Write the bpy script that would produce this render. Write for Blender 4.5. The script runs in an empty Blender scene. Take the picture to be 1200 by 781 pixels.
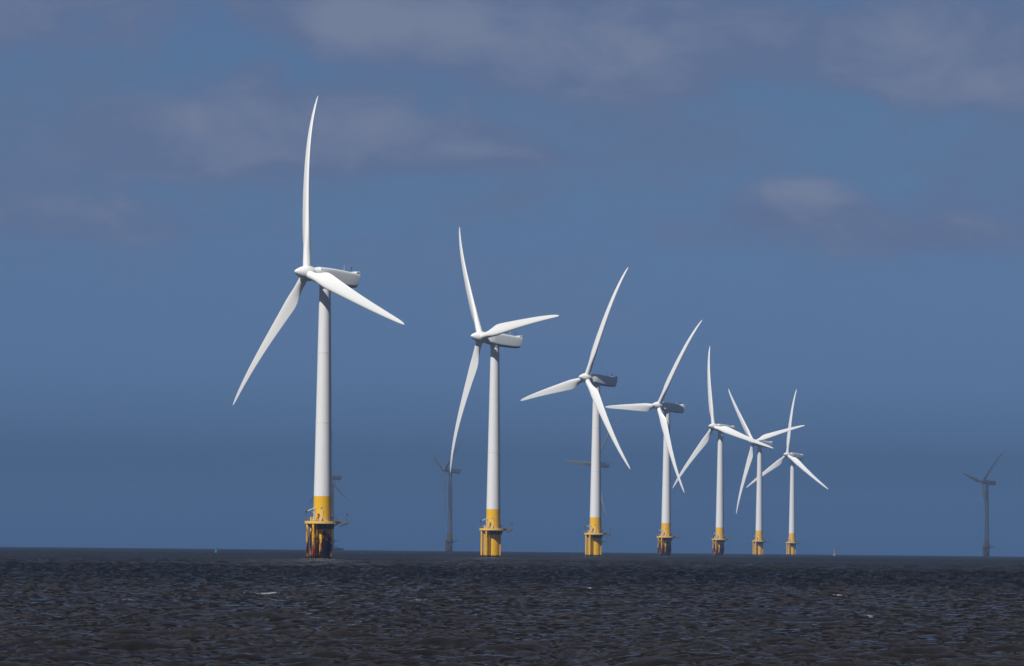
import bpy, math, random
import numpy as np
from mathutils import Vector, Matrix
random.seed(7)
R_EARTH = 7.4e6          # effective radius (with refraction): the sea curves away
CAM_H = 3.0
FPX, W0, H0 = 6667.0, 1200.0, 781.0
ROLL = math.atan(11.5/1200)
sc = bpy.context.scene
col = sc.collection
SUN_EL, SUN_AZ = math.radians(50), math.radians(40)   # azimuth: to the left of straight behind the camera
SUN_DIR = Vector((-math.sin(SUN_AZ)*math.cos(SUN_EL), -math.cos(SUN_AZ)*math.cos(SUN_EL), math.sin(SUN_EL)))

def drop(d): return -d*d/(2*R_EARTH)

# ---------------------------------------------------------------- camera
PITCH = math.atan((640.7-H0/2)/FPX)
fwd = Vector((0, math.cos(PITCH), math.sin(PITCH)))
up0 = Vector((0, -math.sin(PITCH), math.cos(PITCH)))
rt0 = Vector((1, 0, 0))
rc = rt0*math.cos(ROLL) + up0*math.sin(ROLL)
uc = up0*math.cos(ROLL) - rt0*math.sin(ROLL)
# world +X must run to the right and DOWN in the picture
rc, uc = rt0*math.cos(ROLL) - up0*math.sin(ROLL)*-1, up0*math.cos(ROLL) - rt0*math.sin(ROLL)
cam_d = bpy.data.cameras.new('camera')
cam = bpy.data.objects.new('camera', cam_d); col.objects.link(cam)
cam_d.sensor_width = 36; cam_d.lens = FPX/W0*36
cam_d.clip_start = 0.5; cam_d.clip_end = 60000
M = Matrix((rc, uc, -fwd)).transposed().to_4x4()
M.translation = Vector((0, 0, CAM_H))
cam.matrix_world = M
sc.camera = cam

def ray(u, v):
    """direction through a point of the photograph, used only to survey where things stand"""
    d = fwd*FPX + rc*(u-W0/2) + uc*(H0/2-v)
    return d.normalized()

# ---------------------------------------------------------------- node helpers
class N:
    def __init__(s, tree): s.t = tree; s.n = tree.nodes; s.l = tree.links
    def new(s, typ, **kw):
        n = s.n.new(typ)
        for k, v in kw.items(): setattr(n, k, v)
        return n
    def link(s, a, b): s.l.new(a, b)
    def val(s, x, sock):
        if hasattr(x, 'is_output'): s.l.new(x, sock)
        else: sock.default_value = x
    def math(s, op, a, b=0.0, c=None, clamp=False):
        n = s.new('ShaderNodeMath', operation=op, use_clamp=clamp)
        s.val(a, n.inputs[0]); s.val(b, n.inputs[1])
        if c is not None: s.val(c, n.inputs[2])
        return n.outputs[0]
    def vmath(s, op, a, b=None, scale=None):
        n = s.new('ShaderNodeVectorMath', operation=op)
        s.val(a, n.inputs[0])
        if b is not None: s.val(b, n.inputs[1])
        if scale is not None: s.val(scale, n.inputs['Scale'])
        return n.outputs[0]
    def noise(s, vec, scale, detail=4, rough=.55, dist=0.0, out=0):
        n = s.new('ShaderNodeTexNoise')
        s.val(vec, n.inputs['Vector']); n.inputs['Scale'].default_value = scale
        n.inputs['Detail'].default_value = detail; n.inputs['Roughness'].default_value = rough
        n.inputs['Distortion'].default_value = dist
        return n.outputs[out]
    def ss(s, x, a, b, lo=0.0, hi=1.0):
        n = s.new('ShaderNodeMapRange', interpolation_type='SMOOTHSTEP')
        s.val(x, n.inputs[0])
        for i, v in zip((1, 2, 3, 4), (a, b, lo, hi)): s.val(v, n.inputs[i])
        return n.outputs[0]
    def mix(s, f, a, b, blend='MIX'):
        n = s.new('ShaderNodeMix', data_type='RGBA', blend_type=blend)
        s.val(f, n.inputs[0])
        for x, k in ((a, 6), (b, 7)):
            if isinstance(x, tuple) and len(x) == 3: x = x+(1,)
            s.val(x, n.inputs[k])
        return n.outputs[2]
    def comb(s, x, y, z):
        n = s.new('ShaderNodeCombineXYZ')
        for i, v in enumerate((x, y, z)): s.val(v, n.inputs[i])
        return n.outputs[0]

def material(name):
    m = bpy.data.materials.new(name); m.use_nodes = True
    t = N(m.node_tree); b = m.node_tree.nodes['Principled BSDF']
    return m, t, b

def paint(name, color, rough=.35, dirt=.12, dirt_color=(.25, .24, .22), streak=True, spec=.5, metal=0.):
    """coated steel or fibreglass with slight grime in vertical streaks"""
    m, t, b = material(name)
    tc = t.new('ShaderNodeTexCoord').outputs['Object']
    mp = t.new('ShaderNodeMapping'); mp.inputs['Scale'].default_value = (1, 1, .12 if streak else 1)
    t.link(tc, mp.inputs[0])
    n1 = t.noise(mp.outputs[0], 1.6, 6, .6)
    n2 = t.noise(tc, .25, 3, .5)
    f = t.math('MULTIPLY', t.ss(n1, .45, .8), dirt*1.6)
    f = t.math('ADD', f, t.math('MULTIPLY', n2, dirt*.5))
    t.link(t.mix(f, color, dirt_color), b.inputs['Base Color'])
    t.link(t.ss(n1, .2, .8, rough-.08, rough+.15), b.inputs['Roughness'])
    b.inputs['Metallic'].default_value = metal
    b.inputs['IOR'].default_value = 1.45
    return m

white_tower = paint('tower_paint', (.77, .78, .79), .4, .10)
white_blade = paint('blade_gelcoat', (.78, .79, .79), .3, .05, (.4, .4, .38), False)
white_nacelle = paint('nacelle_fibreglass', (.68, .71, .73), .35, .08, (.3, .3, .3))
grey_steel = paint('galvanised_steel', (.30, .31, .32), .45, .2, metal=.4)
dark_steel = paint('dark_steel', (.06, .06, .065), .5, .2)
pale_box = paint('pale_box_paint', (.6, .6, .56), .45, .3, (.25, .18, .1))

def yellow_rust(name, base=(.82, .47, .003)):
    """yellow sea-going paint; how far rust and weed have spread comes from each object's own 'rust' value"""
    m, t, b = material(name)
    tc = t.new('ShaderNodeTexCoord').outputs['Object']
    at = t.new('ShaderNodeAttribute', attribute_type='OBJECT', attribute_name='rust').outputs['Fac']
    sp = t.new('ShaderNodeSeparateXYZ'); t.link(tc, sp.inputs[0]); z = sp.outputs[2]
    oi = t.new('ShaderNodeObjectInfo').outputs['Random']
    off = t.vmath('ADD', tc, t.comb(0, 0, t.math('MULTIPLY', oi, 0.0)))
    mp = t.new('ShaderNodeMapping'); mp.inputs['Scale'].default_value = (1, 1, .35); t.link(off, mp.inputs[0])
    big = t.noise(mp.outputs[0], .55, 8, .62, .6)
    fine = t.noise(mp.outputs[0], 2.5, 6, .65)
    low = t.ss(z, 9.0, 0.5)                                  # splash zone rusts most
    k = t.math('ADD', big, t.math('MULTIPLY', t.math('MULTIPLY', low, at), .24))
    k = t.math('ADD', k, t.math('MULTIPLY', t.math('SUBTRACT', fine, .5), .25))
    thr = t.math('SUBTRACT', .83, t.math('MULTIPLY', at, .22))
    stain = t.ss(t.math('SUBTRACT', k, thr), -.055, .015)
    deep = t.ss(t.math('SUBTRACT', k, thr), .03, .09)
    c = t.mix(t.math('MULTIPLY', t.ss(fine, .45, .8), .3), base, (.46, .27, .05))
    c = t.mix(stain, c, t.mix(fine, (.30, .06, .010), (.12, .03, .008)))
    c = t.mix(deep, c, (.007, .005, .005))
    wz = t.math('ADD', z, t.math('MULTIPLY', fine, 1.0))
    weed = t.ss(wz, 1.35, .75)                                # weed and mussels at the waterline
    c = t.mix(weed, c, (.012, .013, .010))
    t.link(c, b.inputs['Base Color'])
    t.link(t.ss(stain, 0, 1, .4, .85), b.inputs['Roughness'])
    t.link(t.ss(stain, 0, 1, .5, .1), b.inputs['Specular IOR Level'])
    return m
yellow = yellow_rust('yellow_marine_paint')
pale_yellow = yellow_rust('pale_yellow_paint', (.80, .52, .12))

# ---------------------------------------------------------------- mesh builder
class MB:
    def __init__(s): s.v = []; s.f = []
    def add(s, vs, fs):
        o = len(s.v); s.v += [tuple(x) for x in vs]; s.f += [tuple(i+o for i in f) for f in fs]
    def box(s, c, size, rot=0.0, bev=0.0):
        hx, hy, hz = (k/2 for k in size); b = bev or min(hx, hy)*.12
        pts = [(-hx+b, -hy), (hx-b, -hy), (hx, -hy+b), (hx, hy-b), (hx-b, hy), (-hx+b, hy), (-hx, hy-b), (-hx, -hy+b)]
        cr, sr = math.cos(rot), math.sin(rot); vs = []
        for z in (-hz, hz):
            for x, y in pts: vs.append((c[0]+x*cr-y*sr, c[1]+x*sr+y*cr, c[2]+z))
        fs = [tuple(range(7, -1, -1)), tuple(range(8, 16))] + [(i, (i+1) % 8, 8+(i+1) % 8, 8+i) for i in range(8)]
        s.add(vs, fs)
    def tube(s, p, q, r, r2=None, n=12, cap=True):
        p, q = Vector(p), Vector(q); r2 = r if r2 is None else r2
        d = (q-p).normalized(); a = d.orthogonal().normalized(); b = d.cross(a)
        vs = []
        for c, rr in ((p, r), (q, r2)):
            for i in range(n):
                t = 2*math.pi*i/n; vs.append(c+a*rr*math.cos(t)+b*rr*math.sin(t))
        fs = [(i, (i+1) % n, n+(i+1) % n, n+i) for i in range(n)]
        if cap: fs += [tuple(range(n-1, -1, -1)), tuple(range(n, 2*n))]
        s.add(vs, fs)
    def lathe(s, prof, n=48, axis='z', c=(0, 0)):
        vs = []
        for r, z in prof:
            for i in range(n):
                t = 2*math.pi*i/n
                if axis == 'z': vs.append((c[0]+r*math.cos(t), c[1]+r*math.sin(t), z))
                else: vs.append((z, r*math.cos(t), r*math.sin(t)))
        fs = []
        for k in range(len(prof)-1):
            for i in range(n):
                fs.append((k*n+i, k*n+(i+1) % n, (k+1)*n+(i+1) % n, (k+1)*n+i))
        fs += [tuple(range(n-1, -1, -1)), tuple((len(prof)-1)*n+i for i in range(n))]
        s.add(vs, fs)
    def loft(s, rings):
        n = len(rings[0]); vs = [p for r in rings for p in r]; fs = []
        for k in range(len(rings)-1):
            for i in range(n): fs.append((k*n+i, k*n+(i+1) % n, (k+1)*n+(i+1) % n, (k+1)*n+i))
        fs += [tuple(range(n-1, -1, -1)), tuple((len(rings)-1)*n+i for i in range(n))]
        s.add(vs, fs)
    def build(s, name, mat, parent=None, smooth=35):
        me = bpy.data.meshes.new(name); me.from_pydata(s.v, [], s.f); me.update()
        import bmesh
        bm = bmesh.new(); bm.from_mesh(me); bmesh.ops.recalc_face_normals(bm, faces=bm.faces)
        for e in bm.edges:
            if len(e.link_faces) == 2: e.smooth = e.calc_face_angle(0) < math.radians(smooth)
        for f in bm.faces: f.smooth = True
        bm.to_mesh(me); bm.free()
        me.materials.append(mat)
        o = bpy.data.objects.new(name, me); col.objects.link(o)
        if parent: o.parent = parent
        return o

def tag(o, label=None, cat=None, group=None, kind=None):
    if label: o['label'] = label
    if cat: o['category'] = cat
    if group: o['group'] = group
    if kind: o['kind'] = kind
    return o
def empty(name, loc):
    o = bpy.data.objects.new(name, None); col.objects.link(o); o.location = loc; o.empty_display_size = 2
    return o

# ---------------------------------------------------------------- blade
BR = 43.40
def interp(x, xs, ys):
    return float(np.interp(x, xs, ys))
def blade_mesh(D, rmax=BR):
    rings = []
    rr = [1.05, 1.5, 2.0, 2.6, 3.4, 4.3, 5.3, 6.4, 7.5, 8.6, 9.8, 11.2, 13, 15, 17.5, 20, 22.5, 25, 27.5, 30, 32, 34, 36, 37.5, 39, 40.2, 41.2, 42, 42.6, 43.05, 43.25, BR]
    n = 28
    for r in rr:
        f = r/rmax
        chord = interp(r, [1, 2.4, 4.3, 6.4, 8.6, 10, 13, 17.5, 22.5, 27.5, 32, 36, 39, 41.2, 42.6, 43.2, BR],
                          [1.95, 1.95, 2.3, 3.05, 3.55, 3.6, 3.35, 2.95, 2.5, 2.1, 1.75, 1.4, 1.12, .85, .55, .26, .07])
        thick = interp(r, [1, 2.4, 4.3, 6.4, 8.6, 13, 20, 30, BR], [1, 1, .74, .5, .38, .31, .26, .22, .18])
        circ = interp(r, [2.4, 7.0], [1, 0])
        tw = math.radians(interp(r, [1, 6, 9, 13, 20, 30, BR], [11, 11, 9, 6, 3, 1, 0]))
        off = -(.0092*r + D*f**4.15)       # downwind bend (X = upwind)
        ring = []
        for i in range(n):
            t = 2*math.pi*i/n
            # airfoil: s runs 0 (leading edge) .. 1 (trailing edge)
            s_ = .5*(1-math.cos(t)); sgn = 1 if t < math.pi else -1
            yt = 5*(.2969*math.sqrt(max(s_, 0))-.1260*s_-.3516*s_**2+.2843*s_**3-.1030*s_**4)*thick*chord
            camb = .045*chord*4*s_*(1-s_)*.5
            ax_, ay_ = (.30-s_)*chord, sgn*yt-camb          # ay>0 : upwind pressure side
            cx_, cy_ = (.5-s_)*1.9, math.sin(t)*.95
            y = ax_*(1-circ)+cx_*circ; x = ay_*(1-circ)+cy_*circ
            yy = y*math.cos(tw) - x*math.sin(tw); xx = x*math.cos(tw) + y*math.sin(tw)
            ring.append((xx+off, yy, r))
        rings.append(ring)
    m = MB(); m.loft(rings)
    return m

# ---------------------------------------------------------------- parts shared by every turbine
def base_parts():
    P = {}
    m = MB(); m.lathe([(2.2, -6), (2.2, 7.0), (2.42, 7.05), (2.45, 7.45), (2.25, 7.5), (2.25, 8.3)], 56); P['foundation'] = (m, yellow)
    # tower: yellow foot and pale upper shaft are one steel tube of two coats
    m = MB(); m.lathe([(2.15, 8.3), (2.28, 8.35), (2.28, 8.6), (2.13, 8.62), (2.10, 11.5), (2.07, 14.2)], 56); P['tower_foot'] = (m, yellow)
    def tr(z): return interp(z, [14.2, 63], [2.07, 1.28])
    prof = [(tr(14.2), 14.2)]
    for zj in (31.0, 47.0):
        prof += [(tr(zj)-.0, zj-.08), (tr(zj)+.035, zj-.07), (tr(zj)+.035, zj+.07), (tr(zj), zj+.08)]
    prof += [(tr(62.3), 62.3), (1.45, 62.35), (1.45, 63.2)]
    m = MB(); m.lathe(prof, 64); P['tower'] = (m, white_tower)
    # platform: deck ring with kick plate, radial brackets, side extension
    m = MB(); nn = 32
    def deck(r0, r1, z0, z1):
        vs = []
        for z in (z0, z1):
            for r in (r0, r1):
                for i in range(nn):
                    t = 2*math.pi*i/nn; vs.append((r*math.cos(t), r*math.sin(t), z))
        fs = []
        for i in range(nn):
            j = (i+1) % nn
            fs += [(i, j, nn+j, nn+i), (2*nn+i, 3*nn+i, 3*nn+j, 2*nn+j), (nn+i, nn+j, 3*nn+j, 3*nn+i), (i, 2*nn+i, 2*nn+j, j)]
        m.add(vs, fs)
    deck(2.3, 4.0, 8.02, 8.26); deck(3.9, 4.1, 7.92, 8.5)
    for k in range(8):
        a = math.pi/8+k*math.pi/4; c, s_ = math.cos(a), math.sin(a)
        m.tube((2.2*c, 2.2*s_, 6.9), (3.8*c, 3.8*s_, 8.0), .09, n=8)
    P['platform'] = (m, pale_yellow)
    m = MB()
    m.box((5.05, -.2, 8.16), (2.0, 2.2, .2))
    for y in (-1.2, .8): m.box((5.05, y, 8.3), (2.0, .08, .35))
    m.tube((4.0, -.9, 7.3), (5.8, -.9, 8.05), .07, n=8); m.tube((4.0, .5, 7.3), (5.8, .5, 8.05), .07, n=8)
    P['landing_extension'] = (m, grey_brown)
    m = MB()
    for k in range(20):
        a = 2*math.pi*k/20
        if abs((a+.05) % (2*math.pi)) < .2: continue
        m.tube((4.0*math.cos(a), 4.0*math.sin(a), 8.4), (4.0*math.cos(a), 4.0*math.sin(a), 9.5), .025, n=6)
    for z in (8.95, 9.5):
        for k in range(40):
            a, b = 2*math.pi*k/40, 2*math.pi*(k+1)/40
            if k in (0, 39): continue
            m.tube((4*math.cos(a), 4*math.sin(a), z), (4*math.cos(b), 4*math.sin(b), z), .02, n=5)
    P['railing'] = (m, grey_steel)
    # boat landing: two fender tubes, stubs to the foundation
    d = Vector((-.75, -.66, 0)).normalized(); tg = Vector((-d.y, d.x, 0))
    m = MB()
    for sgn in (-1, 1):
        c = d*3.55+tg*sgn*1.05
        m.tube((c.x, c.y, -4), (c.x, c.y, 7.95), .30, n=16)
        for z in (1.6, 4.6, 7.4):
            q = d*2.0+tg*sgn*.7; m.tube((q.x, q.y, z-.2), (c.x, c.y, z), .13, n=8)
    for sgn in (-1, 1):
        q = d*2.55+tg*sgn*.95; m.tube((q.x, q.y, -4), (q.x, q.y, 7.9), .32, n=14)
    P['boat_landing'] = (m, yellow)
    m = MB(); m.lathe([(2.42, 6.7), (2.62, 6.75), (2.66, 7.9), (2.42, 7.95)], 48); P['collar'] = (m, rust_ring)
    m = MB()
    for sgn in (-1, 1):
        c = d*3.05+tg*sgn*.42; m.tube((c.x, c.y, -2), (c.x, c.y, 9.4), .2, n=10)
    for k in range(36):
        z = -1.8+k*.31; a = d*3.05-tg*.3; b = d*3.05+tg*.3; m.tube((a.x, a.y, z), (b.x, b.y, z), .03, n=5)
    P['ladder'] = (m, pale_yellow)
    jt = []
    for a in (-32, -118, 60, 150):
        t = math.radians(a); m = MB()
        m.tube((2.5*math.cos(t), 2.5*math.sin(t), -5), (2.5*math.cos(t), 2.5*math.sin(t), 7.9), .17, n=12)
        for z in (2, 5): m.tube((2.1*math.cos(t), 2.1*math.sin(t), z), (2.5*math.cos(t), 2.5*math.sin(t), z), .07, n=6)
        jt.append(m)
    P['jtubes'] = (jt, yellow)
    # davit crane: column, slanting jib and strut
    m = MB(); m.tube((-1.75, -3.0, 8.26), (-1.75, -3.0, 11.2), .17, n=12)
    m.tube((-1.55, -3.0, 11.55), (-3.3, -3.25, 10.75), .15, .1, n=10); m.tube((-1.75, -3.0, 9.9), (-2.6, -3.1, 11.0), .06, n=8)
    m.box((-1.7, -3.0, 11.3), (.5, .5, .5)); P['davit_crane'] = (m, pale_box)
    m = MB(); m.box((-.3, -2.55, 8.8), (.6, .5, .9)); m.box((-.3, -2.82, 8.85), (.4, .05, .5)); P['equipment_box'] = (m, pale_box)
    m = MB(); m.box((1.9, -2.1, 9.0), (.9, .7, 1.3), .6); m.tube((1.9, -2.1, 9.6), (2.9, -2.2, 9.0), .07, n=8); P['winch'] = (m, dark_steel)
    m = MB(); m.lathe([(.0, 0)]*2, 8) if False else None
    vs = []
    for z in (8.75, 10.95):
        for r in (2.10, 2.19):
            for k in range(7):
                t = math.radians(-112+k*4.5); vs.append((r*math.cos(t), r*math.sin(t), z))
    fs = []
    for k in range(6):
        fs += [(7+k, 8+k, 22+k, 21+k), (k, k+1, 8+k, 7+k), (14+k, 21+k, 22+k, 15+k), (k, 14+k, 15+k, k+1)]
    fs += [(0, 7, 21, 14), (6, 20, 27, 13)]
    m.add(vs, fs); P['door'] = (m, pale_yellow)
    m = MB(); vs = []
    for z in (11.3, 11.8):
        for r in (2.09, 2.15):
            for k in range(7):
                t = math.radians(-106+k*2.6); vs.append((r*math.cos(t), r*math.sin(t), z))
    m.add(vs, fs); P['identification_plate'] = (m, plate_mat)
    m = MB(); m.tube((-3.75, -.9, 8.3), (-3.75, -.9, 10.4), .06, n=8); m.tube((-3.75, -.9, 10.4), (-3.75, -.9, 10.85), .2, n=12); m.tube((-3.75, -.9, 10.85), (-3.75, -.9, 11.0), .24, .08, n=12)
    P['lantern'] = (m, dark_steel)
    m = MB(); m.tube((5.5, .7, 8.3), (5.5, .7, 9.9), .05, n=8); m.tube((5.5, .7, 9.8), (5.5, .7, 10.3), .17, n=12)
    P['fog_lamp'] = (m, dark_steel)
    return P
grey_brown = paint('weathered_grating', (.16, .12, .07), .7, .4, (.06, .03, .015))
rust_ring = paint('rusted_collar', (.16, .10, .04), .7, .9, (.02, .012, .008))
pm, pt, pb = material('plate_enamel')
ptc = pt.new('ShaderNodeTexCoord').outputs['Object']
pt.link(pt.mix(pt.ss(pt.noise(ptc, 2.2, 3), .5, .62), (.55, .5, .38), (.3, .22, .1)), pb.inputs['Base Color'])
plate_mat = pm

def rrect(x, yc, zc, hw, hh, p, n=40):
    ring = []
    for i in range(n):
        t = 2*math.pi*i/n; c, s_ = math.cos(t), math.sin(t)
        ring.append((x, yc+hw*math.copysign(abs(c)**(2/p), c), zc+hh*math.copysign(abs(s_)**(2/p), s_)))
    return ring
def head_parts():
    """nacelle and rotor hub in the rotor frame: X upwind, Z up, origin at the rotor centre"""
    P = {}
    m = MB(); m.lathe([(.02, 3.3), (.22, 3.24), (.42, 3.05), (.72, 2.65), (1.08, 2.05), (1.38, 1.45), (1.62, .8), (1.74, .2), (1.74, -.5), (1.66, -1.1), (1.5, -1.25)], 48, 'x')
    P['spinner'] = (m, white_blade)
    m = MB(); r = []
    for x, hw, hh, zc, p in ((-1.32, 1.40, 1.35, .05, 2.2), (-1.9, 1.50, 1.50, .08, 2.6), (-2.5, 1.62, 1.66, .08, 3.6), (-2.6, 1.68, 1.72, .08, 4.6),
                             (-4.5, 1.74, 1.82, .06, 6), (-6.5, 1.76, 1.86, .02, 7), (-8.5, 1.76, 1.82, .0, 7), (-10.5, 1.76, 1.76, -.02, 7), (-12.2, 1.74, 1.70, -.02, 7)):
        r.append(rrect(x, 0, zc, hw, hh, p))
    last = rrect(-12.9, 0, 0, 1.66, 1.62, 6)
    last = [(x - .28*(z/1.6), y, z) for x, y, z in last]     # stern leans back at the top
    r.append(last); m.loft(r)
    P['nacelle'] = (m, white_nacelle)
    m = MB(); m.box((-12.6, 0, 1.86), (1.1, 3.1, .34), 0, .1); m.box((-12.95, 1.1, 2.0), (.5, .5, .25), 0, .05)
    P['roof_lip'] = (m, white_blade)
    for k, (x, y, z) in enumerate(((-9.6, 0, 3.0), (-11.2, .6, 2.9), (-11.9, -.7, 2.75))):
        m = MB(); m.tube((x, y, 1.6), (x, y, z), .05, n=6); m.tube((x-.25, y, z-.3), (x+.25, y, z-.3), .04, n=5)
        m.tube((x, y, z-.05), (x, y, z+.2), .14, .1, n=8); P['wind_sensor%d' % k] = (m, dark_steel if k else plate_mat)
    return P

BP = base_parts(); HP = head_parts()
TAU = math.radians(6.02); OVER = 4.8; HUB_Z = 65.0

proto = {}
def put(name, key, mb, mat, parent):
    """first turbine makes the mesh, the others copy the part"""
    if key not in proto:
        o = mb.build(name, mat, parent); proto[key] = o
    else:
        o = proto[key].copy(); o.name = name; col.objects.link(o); o.parent = parent
        for k in list(o.keys()):
            if k == 'label': del o[k]
    return o

def turbine(u, v, yaw, az, Ds, rust, label, group, reach=1.0):
    dr = ray(u, v); hz = math.hypot(dr.x, dr.y)
    d = 1500.
    for _ in range(30):                                       # distance at which a 65 m hub shows this high
        d = (HUB_Z-CAM_H+drop(d))/(dr.z/hz)
    hub = Vector((dr.x/hz*d, dr.y/hz*d, HUB_Z+drop(d)))
    th = math.radians(yaw)
    nh = Vector((-math.cos(th), -math.sin(th), 0))
    base = Vector((hub.x-nh.x*OVER, hub.y-nh.y*OVER, drop(d)))
    root = empty('wind_turbine', base); tag(root, label, 'wind turbine', group)
    for key in ('foundation', 'collar', 'tower_foot', 'tower', 'platform', 'landing_extension', 'boat_landing', 'davit_crane', 'equipment_box', 'winch', 'door', 'identification_plate', 'lantern', 'fog_lamp'):
        mb, mat = BP[key]; o = put(key, key, mb, mat, root); o['rust'] = float(rust) if key in ('foundation', 'boat_landing') else min(.3, rust)
        if key == 'platform':
            q = put('railing', 'railing', *BP['railing'], o); q['rust'] = .2
        if key == 'boat_landing':
            q = put('ladder', 'ladder', *BP['ladder'], o); q['rust'] = float(rust)
    for k, mb in enumerate(BP['jtubes'][0]):
        o = put('cable_tube', 'jt%d' % k, mb, yellow, root); o['rust'] = float(rust)
    n = Vector((nh.x*math.cos(TAU), nh.y*math.cos(TAU), math.sin(TAU)))
    h = Vector((math.sin(th), -math.cos(th), 0)); uu = n.cross(h)
    ctr = Vector((nh.x*OVER, nh.y*OVER, HUB_Z))
    M0 = Matrix((n, h, uu)).transposed().to_4x4(); M0.translation = ctr
    for key in ('nacelle', 'spinner'):
        o = put(key, key, *HP[key], root); o.matrix_local = M0
        if key == 'nacelle':
            for k2 in ('roof_lip', 'wind_sensor0', 'wind_sensor1', 'wind_sensor2'):
                q = put(k2.rstrip('012'), k2, *HP[k2], o)
    for k in range(3):
        a = math.radians(az+120*k)
        b = blade_mesh(Ds[k]).build('blade', white_blade, root, 50)
        b.matrix_local = M0 @ Matrix.Rotation(-a, 4, 'X') @ Matrix.Diagonal((1, 1, reach, 1))
    return root

G = 'white wind turbines standing in a row at sea'
turbine(359.9, 320.4, 32.3, -13.0, (3.30, 1.89, 1.59), .92, 'nearest and tallest white turbine, with black rust over its yellow base', G)
turbine(563.3, 395.4, 27.6, -37.1, (1.96, 2.28, 2.72), .3, 'second tallest white turbine, clean yellow base, one blade hanging over a dark distant turbine', G)
turbine(687.0, 443.0, 36.2, 20.3, (2.70, 2.44, 2.08), .4, 'third turbine of the row from the left, its nacelle side shaded by its raised blade', G)
turbine(771.4, 475.6, 34.6, 30.7, (2.66, 2.42, 2.35), .95, 'white turbine with one blade pointing level left, fourth in the row', G)
turbine(836.2, 500.3, 39.7, -15.5, (2.67, 3.47, 2.35), .9, 'white turbine whose right blade passes over the hub of the next one', G)
turbine(882.9, 518.6, 36.8, -42.7, (1.17, 1.67, 2.01), .25, 'white turbine between its two close neighbours, its hub behind their crossing blade', G)
turbine(922.7, 533.2, 41.9, 1.0, (2.43, 2.50, 1.82), .2, 'smallest white turbine, at the far right end of the bright row', G)
G2 = 'dark distant wind turbines in cloud shadow'
turbine(383.8, 559.0, 27.6, -3.1, (2.27, 2.15, 2.14), .6, 'dark distant turbine mostly hidden behind the nearest tower', G2)
turbine(521.4, 550.7, 22.0, 49.4, (2.24, 2.11, 2.21), .6, 'dark distant turbine just left of the second white tower', G2, .9)
turbine(696.0, 543.4, 34.4, 33.9, (2.25, 2.11, 2.19), .6, 'dark distant turbine partly hidden behind the third white tower', G2)
turbine(1151.6, 564.7, 30.4, 43.3, (2.24, 2.11, 2.20), .6, 'dark turbine standing alone at the far right of the horizon', G2, .86)

# ---------------------------------------------------------------- small things at the horizon
def at_water(u, d):
    """world point on the sea at ground distance d, in the direction of picture column u"""
    v = 643.0
    for _ in range(20):
        dr = ray(u, v); hz = math.hypot(dr.x, dr.y); z = CAM_H + dr.z/hz*d
        v += (z-drop(d))/d*FPX
    return Vector((dr.x/hz*d, dr.y/hz*d, drop(d)))
green_paint = paint('green_buoy_paint', (.004, .09, .07), .6, .2, (.01, .05, .04), spec=.2)
red_paint = paint('red_paint', (.35, .05, .03), .45, .2)
b = empty('buoy', at_water(253.6, 2050)); tag(b, 'small green conical buoy near the left of the horizon', 'buoy')
m = MB(); m.lathe([(.3, -.9), (.75, -.5), (.8, .15), (.78, .35)], 32); m.build('float', green_paint, b)
m = MB(); m.lathe([(.74, .35), (.5, 1.0), (.22, 1.6), (.16, 1.9)], 32); m.build('cone', green_paint, b)
m = MB(); m.lathe([(.12, 1.9), (.14, 2.2), (.05, 2.3)], 16); m.build('lantern', dark_steel, b)
b = empty('channel_marker', at_water(978, 3600)); tag(b, 'thin pale pillar marker with a dark top on the horizon', 'marker')
m = MB(); m.lathe([(.9, -1), (.95, .6), (.55, .9), (.5, 4.0)], 28); m.build('pillar', grey_steel, b)
m = MB(); m.lathe([(.5, 4.0), (.62, 4.05), (.62, 4.5), (.35, 4.6), (.3, 4.9)], 24); m.build('topmark', red_paint, b)
m = MB(); m.lathe([(.15, 4.9), (.16, 5.2), (.06, 5.4)], 16); m.build('lantern', dark_steel, b)

# work boat beside the hidden distant turbine
bt = empty('work_boat', at_water(393.8, 4700)); tag(bt, 'low dark work boat on the horizon beside the nearest yellow base', 'boat')
hull_paint = paint('navy_hull_paint', (.02, .03, .07), .5, .2, (.05, .05, .06))
rings = []
for x, hw, zk, zd in ((-6, 1.9, -.5, 1.2), (-3, 2.1, -.8, 1.15), (0, 2.1, -.9, 1.25), (3, 1.8, -.8, 1.5), (5, 1.0, -.5, 1.8), (6.3, .12, .3, 2.1)):
    rings.append([(x, -hw, zd), (x, -hw*.95, .2), (x, -hw*.5, zk*.7), (x, 0, zk), (x, hw*.5, zk*.7), (x, hw*.95, .2), (x, hw, zd), (x, 0, zd+.05)])
m = MB(); m.loft(rings); m.build('hull', hull_paint, bt)
m = MB()
m.loft([[(-.8, -1.4, 1.2), (3.0, -1.3, 1.2), (3.0, 1.3, 1.2), (-.8, 1.4, 1.2)], [(-.7, -1.25, 2.2), (2.6, -1.2, 2.2), (2.6, 1.2, 2.2), (-.7, 1.25, 2.2)], [(-.6, -1.15, 2.9), (2.0, -1.1, 2.9), (2.0, 1.1, 2.9), (-.6, 1.15, 2.9)]])
m.build('wheelhouse', grey_steel, bt)
m = MB(); m.tube((.4, 0, 2.9), (.4, 0, 5.0), .08, n=8); m.tube((.4, -.8, 4.3), (.4, .8, 4.3), .05, n=6); m.build('mast', dark_steel, bt)
m = MB()
for x in (-5.6, -4.2, -2.8, -1.4):
    for y in (-1.9, 1.9): m.tube((x, y, 1.1), (x, y, 2.0), .04, n=6)
for y in (-1.9, 1.9): m.tube((-5.6, y, 2.0), (-1.4, y, 2.0), .04, n=6)
m.build('railing', grey_steel, bt)

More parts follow.
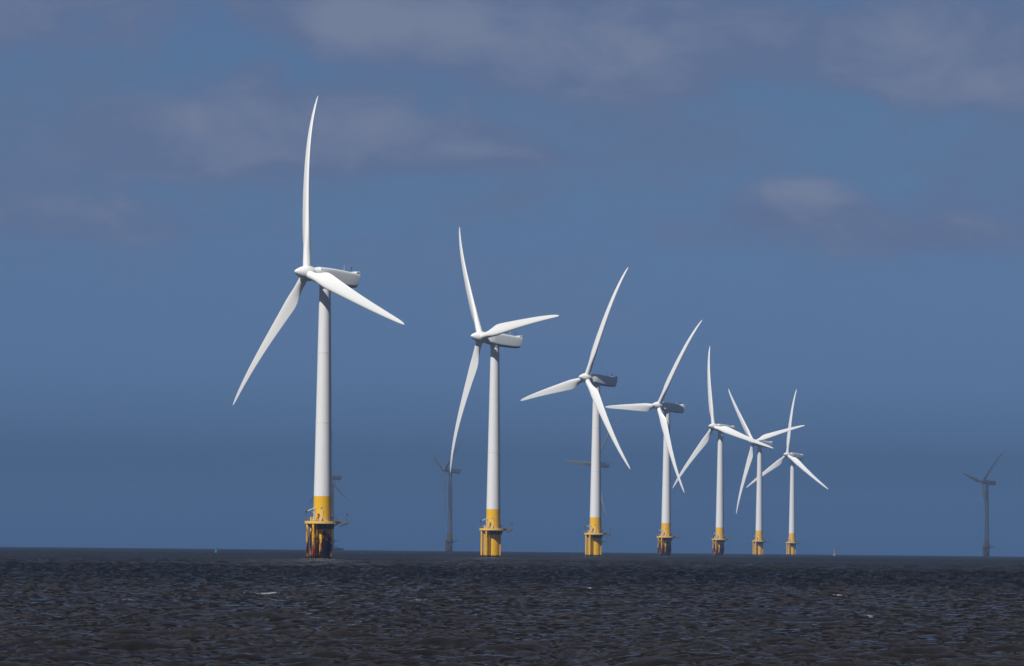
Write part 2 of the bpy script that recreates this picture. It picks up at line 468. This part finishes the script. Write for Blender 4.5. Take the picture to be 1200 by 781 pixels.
# ---------------------------------------------------------------- sea: fan grid with real waves
rng = np.random.default_rng(11)
def ocean(L, n, lo, hi, hs, wind=math.radians(60), spread=4, seed=0):
    """tile of random wind sea: height, horizontal shifts, fold"""
    r = np.random.default_rng(seed)
    k1 = 2*np.pi*np.fft.fftfreq(n, L/n); kx, ky = np.meshgrid(k1, k1, indexing='ij')
    k = np.hypot(kx, ky); k[0, 0] = 1
    kp = 2*np.pi/5.5                                            # peak wavelength 7.5 m
    S = np.exp(-1.25*(kp/k)**2)/k**4 * k**.45
    c = (kx*np.cos(wind)+ky*np.sin(wind))/k
    S *= (np.abs(c)**spread*np.where(c > 0, 1, .25)+.06)
    lam = 2*np.pi/k
    S *= (lam > lo)*(lam < hi)
    S[0, 0] = 0
    A = np.sqrt(S)*(r.normal(size=k.shape)+1j*r.normal(size=k.shape))
    h = np.fft.ifft2(A)
    s = hs/4/np.std(h.real); A = A*s; h = np.fft.ifft2(A).real
    dx = np.fft.ifft2(-1j*A*kx/k).real; dy = np.fft.ifft2(-1j*A*ky/k).real
    g = L/n; lamc = 1.15
    jxx = 1-lamc*np.gradient(-dx, g, axis=0); jyy = 1-lamc*np.gradient(-dy, g, axis=1); jxy = lamc*np.gradient(-dx, g, axis=1)
    J = jxx*jyy-jxy**2
    return L, n, h, dx*lamc, dy*lamc, J
def sample(tile, x, y, rot):
    L, n, h, dx, dy, J = tile
    c, s = math.cos(rot), math.sin(rot)
    X = (x*c+y*s)/L*n; Y = (-x*s+y*c)/L*n
    i0 = np.floor(X).astype(np.int64); j0 = np.floor(Y).astype(np.int64); fx = X-i0; fy = Y-j0
    i0 %= n; j0 %= n; i1 = (i0+1) % n; j1 = (j0+1) % n
    out = []
    for a in (h, dx, dy, J):
        out.append(a[i0, j0]*(1-fx)*(1-fy)+a[i1, j0]*fx*(1-fy)+a[i0, j1]*(1-fx)*fy+a[i1, j1]*fx*fy)
    hh, ax, ay, jj = out
    return hh, ax*c-ay*s, ax*s+ay*c, jj
fine = ocean(96, 1024, .25, 9, .31, seed=8)
longer = ocean(430, 512, 9, 60, .10, seed=5)
ang = np.radians(np.concatenate([np.linspace(-180, -60, 25)[:-1], np.linspace(-60, -14, 47)[:-1], np.linspace(-14, -6, 161)[:-1],
                                 np.linspace(-6, 6, 871)[:-1], np.linspace(6, 14, 161)[:-1], np.linspace(14, 60, 47)[:-1], np.linspace(60, 180, 25)[:-1]]))
rad = [0.6]
while rad[-1] < 95: rad.append(rad[-1]*1.05+.1)
rad[-1] = 95.
while rad[-1] < 1400: rad.append(rad[-1]*1.0016)
while rad[-1] < 5500: rad.append(rad[-1]*1.003)
while rad[-1] < 12000: rad.append(rad[-1]*1.012)
rad = np.array(rad); na, nr = len(ang), len(rad)
RR, AA = np.meshgrid(rad, ang, indexing='ij')
X0 = RR*np.sin(AA); Y0 = RR*np.cos(AA)
h1, dx1, dy1, J1 = sample(fine, X0, Y0, .31)
h2, dx2, dy2, J2 = sample(longer, X0, Y0, -.2)
fade = np.clip((7000-RR)/3500, 0, 1)
out = np.clip((np.degrees(np.abs(AA))-14)/20, 0, 1); f1 = fade*(1-.7*out)
gust = .8+.4*np.clip(.5+.5*np.sin(X0*.021+1.3+np.sin(Y0*.013))*np.sin(Y0*.017-.4+X0*.01), 0, 1) + .75*np.exp(-((Y0-610)/150.)**4) - .3*np.clip((RR-900)/600, 0, 1)
Z = f1*gust*h1 + fade*h2 - (X0**2+Y0**2)/(2*R_EARTH)
Xd = X0 + f1*gust*dx1 + fade*dx2; Yd = Y0 + f1*gust*dy1 + fade*dy2
foam = np.clip((.22-J1)/.25, 0, 1)
print('J', np.percentile(J1, [.1, 1, 10, 50]), 'h', h1.std())
def foam_patch(u, v, w, dep, k):
    global foam
    dr = ray(u, v); t = -CAM_H/dr.z; x, y = dr.x*t, dr.y*t
    g = np.exp(-((X0-x)/w)**2-((Y0-y)/dep)**2)
    foam = np.maximum(foam, k*g*np.clip((h1+.06)/.08, 0, 1))
for a in ((275, 697, 1.0, 3, 1.0), (314, 697, .8, 3, 1.5), (150, 706, .8, 2.5, .7), (695, 691, .9, 4, 1.0), (665, 667, 1.6, 12, 1.2), (494, 704, .6, 3, .9), (770, 772, .35, 1.2, .6), (215, 664, 1.4, 12, .9), (430, 668, 1.2, 12, .8), (880, 662, 1.5, 16, .8), (1090, 676, 1.0, 8, .9), (985, 700, .7, 4, .8), (560, 722, .5, 2.5, .7), (1020, 724, .5, 2.5, .7), (345, 740, .4, 2, .6), (90, 690, .8, 4, .7), (800, 684, .8, 6, .7)): foam_patch(*a)
nv = na*nr
co = np.stack([Xd, Yd, Z], -1).reshape(-1, 3).astype(np.float32)
co = np.concatenate([co, np.array([[0, 0, 0]], np.float32)])
idx = np.arange(nv).reshape(nr, na)
a_ = idx[:-1]; b_ = np.roll(a_, -1, 1); d_ = idx[1:]; c_ = np.roll(d_, -1, 1)
quads = np.stack([a_, d_, c_, b_], -1).reshape(-1, 4)
tris = np.stack([np.full(na, nv), idx[0], np.roll(idx[0], -1)], -1)
me = bpy.data.meshes.new('sea')
me.vertices.add(nv+1); me.vertices.foreach_set('co', co.ravel())
nl = quads.size+tris.size
me.loops.add(nl); me.loops.foreach_set('vertex_index', np.concatenate([quads.ravel(), tris.ravel()]).astype(np.int32))
me.polygons.add(len(quads)+len(tris))
ls = np.concatenate([np.arange(len(quads))*4, quads.size+np.arange(len(tris))*3]).astype(np.int32)
me.polygons.foreach_set('loop_start', ls)
me.update(calc_edges=True)
me.polygons.foreach_set('use_smooth', np.ones(len(me.polygons), bool))
sub = np.clip((RR-300)/1500, 0, 1)       # share of the wave slope the grid cannot hold at this distance
fs = me.attributes.new('chop', 'FLOAT', 'POINT')
fs.data.foreach_set('value', np.concatenate([sub.ravel(), [0]]).astype(np.float32))
fa = me.attributes.new('foam', 'FLOAT', 'POINT')
fa.data.foreach_set('value', np.concatenate([foam.ravel(), [0]]).astype(np.float32))
sea = bpy.data.objects.new('sea', me); col.objects.link(sea)
tag(sea, 'dark choppy brown-grey sea with small whitecaps', None, None, 'structure')

m_, t, b = material('sea_water')
geo = t.new('ShaderNodeNewGeometry')
pos = t.new('ShaderNodeTexCoord').outputs['Object']
mp = t.new('ShaderNodeMapping'); mp.inputs['Rotation'].default_value = (0, 0, .7); mp.inputs['Scale'].default_value = (1.6, .8, 1); t.link(pos, mp.inputs[0])
n1 = t.noise(mp.outputs[0], 2.2, 4, .6, 0, 1)
n2 = t.noise(mp.outputs[0], .45, 3, .6, 0, 1)
pv = t.vmath('ADD', t.vmath('SCALE', t.vmath('SUBTRACT', n1, (.5, .5, .5)), scale=.26),
             t.vmath('SCALE', t.vmath('SUBTRACT', n2, (.5, .5, .5)), scale=.20))
pv = t.vmath('MULTIPLY', pv, (1, 1, 0))
ch = t.new('ShaderNodeAttribute', attribute_name='chop').outputs['Fac']
pv = t.vmath('SCALE', pv, scale=t.math('ADD', 1.0, t.math('MULTIPLY', ch, 5.0)))
nrm = t.vmath('NORMALIZE', t.vmath('ADD', geo.outputs['Normal'], pv))
t.link(nrm, b.inputs['Normal'])
fo = t.new('ShaderNodeAttribute', attribute_name='foam').outputs['Fac']
brk = t.noise(mp.outputs[0], 2.0, 6, .75)
ff = t.ss(t.math('MULTIPLY', fo, t.ss(brk, .4, .62, .1, 1.3)), .35, .8)
silt = t.noise(pos, .02, 3, .5)
body = t.mix(t.ss(silt, .35, .65), (.0058, .0041, .0018), (.0095, .0066, .0031))
t.link(t.mix(ff, body, (.30, .31, .31)), b.inputs['Base Color'])
t.link(t.math('ADD', t.ss(ff, 0, 1, .15, .9), t.math('MULTIPLY', t.new('ShaderNodeAttribute', attribute_name='chop').outputs['Fac'], .2)), b.inputs['Roughness'])
b.inputs['IOR'].default_value = 1.33; b.inputs['Specular IOR Level'].default_value = .3
me.materials.append(m_)

# ---------------------------------------------------------------- clouds that shade parts of the sea (high, outside the picture)
def vapour(density):
    mc, t, b = material('cloud_vapour')
    t.n.remove(b); pvn = t.new('ShaderNodeVolumePrincipled')
    pvn.inputs['Color'].default_value = (.95, .95, .95, 1); pvn.inputs['Density'].default_value = density; pvn.inputs['Anisotropy'].default_value = .3
    t.link(pvn.outputs[0], t.n['Material Output'].inputs['Volume'])
    return mc
def cloud(cx, cy, hx, hy, hz, alt, label, seed, density):
    """a flattened lumpy cloud whose shadow falls round (cx, cy)"""
    off = SUN_DIR/SUN_DIR.z*alt
    import bmesh
    from mathutils import noise
    bm = bmesh.new(); bmesh.ops.create_icosphere(bm, subdivisions=5, radius=1)
    for v in bm.verts:
        p = v.co.copy()
        # squarer outline, flat base, billowing top
        q = 1/max(.55, (abs(p.x)**3+abs(p.y)**3+1e-6)**(1/3)) if abs(p.z) < .98 else 1
        q = 1+(q-1)*(1-p.z*p.z)
        k = 1+.13*noise.fractal(p*2.3+Vector((seed, 0, 0)), .7, 2.1, 5)
        v.co = Vector((p.x*q*k*hx, p.y*q*k*hy, (p.z*k if p.z > 0 else p.z*.3)*hz))
    me = bpy.data.meshes.new('cloud'); bm.to_mesh(me); bm.free()
    for f in me.polygons: f.use_smooth = True
    me.materials.append(vapour(density))
    o = bpy.data.objects.new('cloud', me); col.objects.link(o)
    o.location = (cx+off.x, cy+off.y, alt); tag(o, label, None, None, 'structure')
cloud(0, 610, 330, 170, 150, 900, 'small cumulus cloud high above the near water', 1.7, .02)
cloud(0, 5600, 2600, 1680, 200, 900, 'broad grey cloud bank high above the horizon water', 5.1, .011)

# ---------------------------------------------------------------- haze
HAZE = 0.00009
if HAZE:
    mh, t, b = material('sea_haze')
    t.n.remove(b); pvn = t.new('ShaderNodeVolumePrincipled')
    pvn.inputs['Color'].default_value = (.235, .43, .80, 1); pvn.inputs['Density'].default_value = HAZE; pvn.inputs['Anisotropy'].default_value = .0
    t.link(pvn.outputs[0], t.n['Material Output'].inputs['Volume'])
    m = MB(); s_ = 12600
    zb, zt = drop(12000)-2.5, 118
    m.add([(-s_, -s_, zb), (s_, -s_, zb), (s_, s_, zb), (-s_, s_, zb), (-s_, -s_, zt), (s_, -s_, zt), (s_, s_, zt), (-s_, s_, zt)],
          [(3, 2, 1, 0), (4, 5, 6, 7), (0, 1, 5, 4), (1, 2, 6, 5), (2, 3, 7, 6), (3, 0, 4, 7)])
    hz_o = m.build('haze', mh); tag(hz_o, 'thin blue sea haze over the whole view', None, None, 'stuff')

# ---------------------------------------------------------------- sun
sd = bpy.data.lights.new('sun', 'SUN'); sd.energy = 5.0; sd.angle = math.radians(.53); sd.color = (1, .96, .9)
so = bpy.data.objects.new('sun', sd); col.objects.link(so)
so.rotation_euler = SUN_DIR.to_track_quat('Z', 'Y').to_euler()

# ---------------------------------------------------------------- sky
w = bpy.data.worlds.new('World'); sc.world = w; w.use_nodes = True
t = N(w.node_tree); bg = w.node_tree.nodes['Background']
sky = t.new('ShaderNodeTexSky', sky_type='NISHITA'); sky.sun_disc = False
sky.sun_elevation = SUN_EL
sky.sun_rotation = math.atan2(SUN_DIR.x, SUN_DIR.y)
sky.air_density = 1.0; sky.dust_density = .6; sky.ozone_density = 2.5
dirv = t.new('ShaderNodeTexCoord').outputs['Generated']
sp = t.new('ShaderNodeSeparateXYZ'); t.link(dirv, sp.inputs[0])
az_ = t.math('ARCTAN2', sp.outputs[0], sp.outputs[1]); el = t.math('ARCSINE', sp.outputs[2])
# air: Nishita sky, deepened to the slate blue of a shower sky
TINT = (.22, .31, .50)
cv = t.comb(t.math('MULTIPLY', az_, 17.0), t.math('MULTIPLY', el, 48.0), 0.0)
wob = t.noise(cv, 1.1, 5, .6, 0, 1)
cvw = t.vmath('ADD', cv, t.vmath('SCALE', t.vmath('SUBTRACT', wob, (.5, .5, .5)), scale=.7))
n_big = t.noise(cvw, .8, 7, .58)
n_fine = t.noise(cvw, 2.6, 7, .6)
pv2 = t.comb(t.math('MULTIPLY', az_, 62.0), t.math('MULTIPLY', el, 105.0), 3.0)
n_puff = t.noise(pv2, 1.0, 8, .62, .5)
base = t.mix(1.0, sky.outputs[0], TINT, 'MULTIPLY')
# towards the horizon the air of this shower sky stays blue instead of going pale
rmp = t.new('ShaderNodeValToRGB'); t.link(t.math('DIVIDE', el, .1), rmp.inputs[0])
cr = rmp.color_ramp; cr.elements[0].position = 0.0; cr.elements[0].color = (.40, .615, .985, 1)
cr.elements[1].position = .75; cr.elements[1].color = (.78, .78, .80, 1)
e = cr.elements.new(.36); e.color = (.64, .71, .94, 1)
base = t.mix(1.0, base, rmp.outputs[0], 'MULTIPLY'); base = t.vmath('SCALE', base, scale=1.27)
# veil of broad soft streaks, fading out near the horizon
hi = t.ss(el, .024, .066)
veil = t.math('MULTIPLY', t.ss(t.math('ADD', n_big, t.math('MULTIPLY', t.math('SUBTRACT', n_puff, .5), .5)), .35, .68), t.math('MULTIPLY', hi, .9))
CL_D = (1.15, 1.62, 2.88); CL_L = (1.86, 2.24, 3.32)
c = t.mix(veil, base, (1.16, 1.70, 2.98))
# separate cloud masses
blob = None
def mass(u, v, a, b_, k, sharp=False):
    global blob
    dr = ray(u, v); A0 = math.atan2(dr.x, dr.y); E0 = math.asin(dr.z)
    du = t.math('DIVIDE', t.math('SUBTRACT', az_, A0), a/FPX)
    dv = t.math('DIVIDE', t.math('SUBTRACT', el, E0), b_/FPX)
    r2 = t.math('ADD', t.math('MULTIPLY', du, du), t.math('MULTIPLY', dv, dv))
    if sharp: r2 = t.math('MULTIPLY', r2, r2)
    g = t.math('MULTIPLY', t.math('POWER', 2.718, t.math('MULTIPLY', r2, -1.0)), k)
    blob = g if blob is None else t.math('ADD', blob, g)
for a in ((640, 25, 300, 92, 1.2), (380, 10, 110, 60, .5), (760, 80, 150, 40, .5), (1080, 55, 190, 72, .95), (1200, 100, 120, 40, .4), (330, 155, 230, 60, 1.1), (150, 165, 130, 50, .45), (540, 175, 130, 34, .7), (650, 186, 110, 14, .35),
          (930, 236, 105, 32, .85), (960, 275, 220, 30, .55), (1150, 280, 120, 30, .4), (60, 10, 260, 52, .7), (120, 258, 240, 34, .6), (305, 85, 40, 22, .5), (770, 222, 60, 14, .3), (590, 285, 60, 18, .3)): mass(*a, sharp=True)
body_ = blob; blob = None
for a in ((405, 25, 60, 36, 1.1), (500, 20, 90, 30, .7), (640, 45, 130, 32, .7), (740, 75, 90, 20, .4), (440, 140, 80, 26, .75), (250, 135, 110, 30, .7), (280, 175, 90, 22, .4), (560, 175, 60, 14, .5), (945, 222, 70, 18, 1.0), (1060, 50, 70, 36, .75), (1130, 95, 90, 26, .6), (830, 40, 60, 30, .4), (180, 240, 120, 14, .3)): mass(*a)
light_ = blob
dens = t.math('ADD', body_, t.math('MULTIPLY', t.math('SUBTRACT', n_big, .5), 1.7))
dens = t.math('ADD', dens, t.math('MULTIPLY', t.math('SUBTRACT', n_puff, .5), 1.3))
cover = t.math('MULTIPLY', t.ss(dens, .0, .95), t.ss(body_, .0, .6))
tex = t.math('ADD', t.math('MULTIPLY', t.math('SUBTRACT', n_puff, .5), 1.8), t.math('MULTIPLY', t.math('SUBTRACT', n_big, .5), 1.0))
lit = t.ss(t.math('ADD', t.math('MULTIPLY', light_, .8), tex), -.2, 1.0)
c = t.mix(t.math('MULTIPLY', cover, .92), c, t.mix(lit, CL_D, CL_L))
# the deck of cloud overhead, seen only in the water and as soft light
top = t.ss(el, .096, .118)
deck = t.noise(t.vmath('DIVIDE', dirv, t.comb(t.math('ADD', sp.outputs[2], .08), t.math('ADD', sp.outputs[2], .08), 1.0)), 1.2, 6, .6)
c = t.mix(t.math('MULTIPLY', top, t.ss(deck, .35, .6, .5, .95)), c, t.mix(t.ss(el, .3, .9), (.96, .82, .95), (1.0, 1.3, 1.85)))
t.link(c, bg.inputs['Color']); bg.inputs['Strength'].default_value = .1

# ---------------------------------------------------------------- render settings
sc.view_settings.view_transform = 'Standard'; sc.view_settings.look = 'None'
sc.view_settings.exposure = 0; sc.view_settings.gamma = 1; sc.view_settings.use_curve_mapping = False
sc.cycles.max_bounces = 6; sc.cycles.volume_bounces = 0
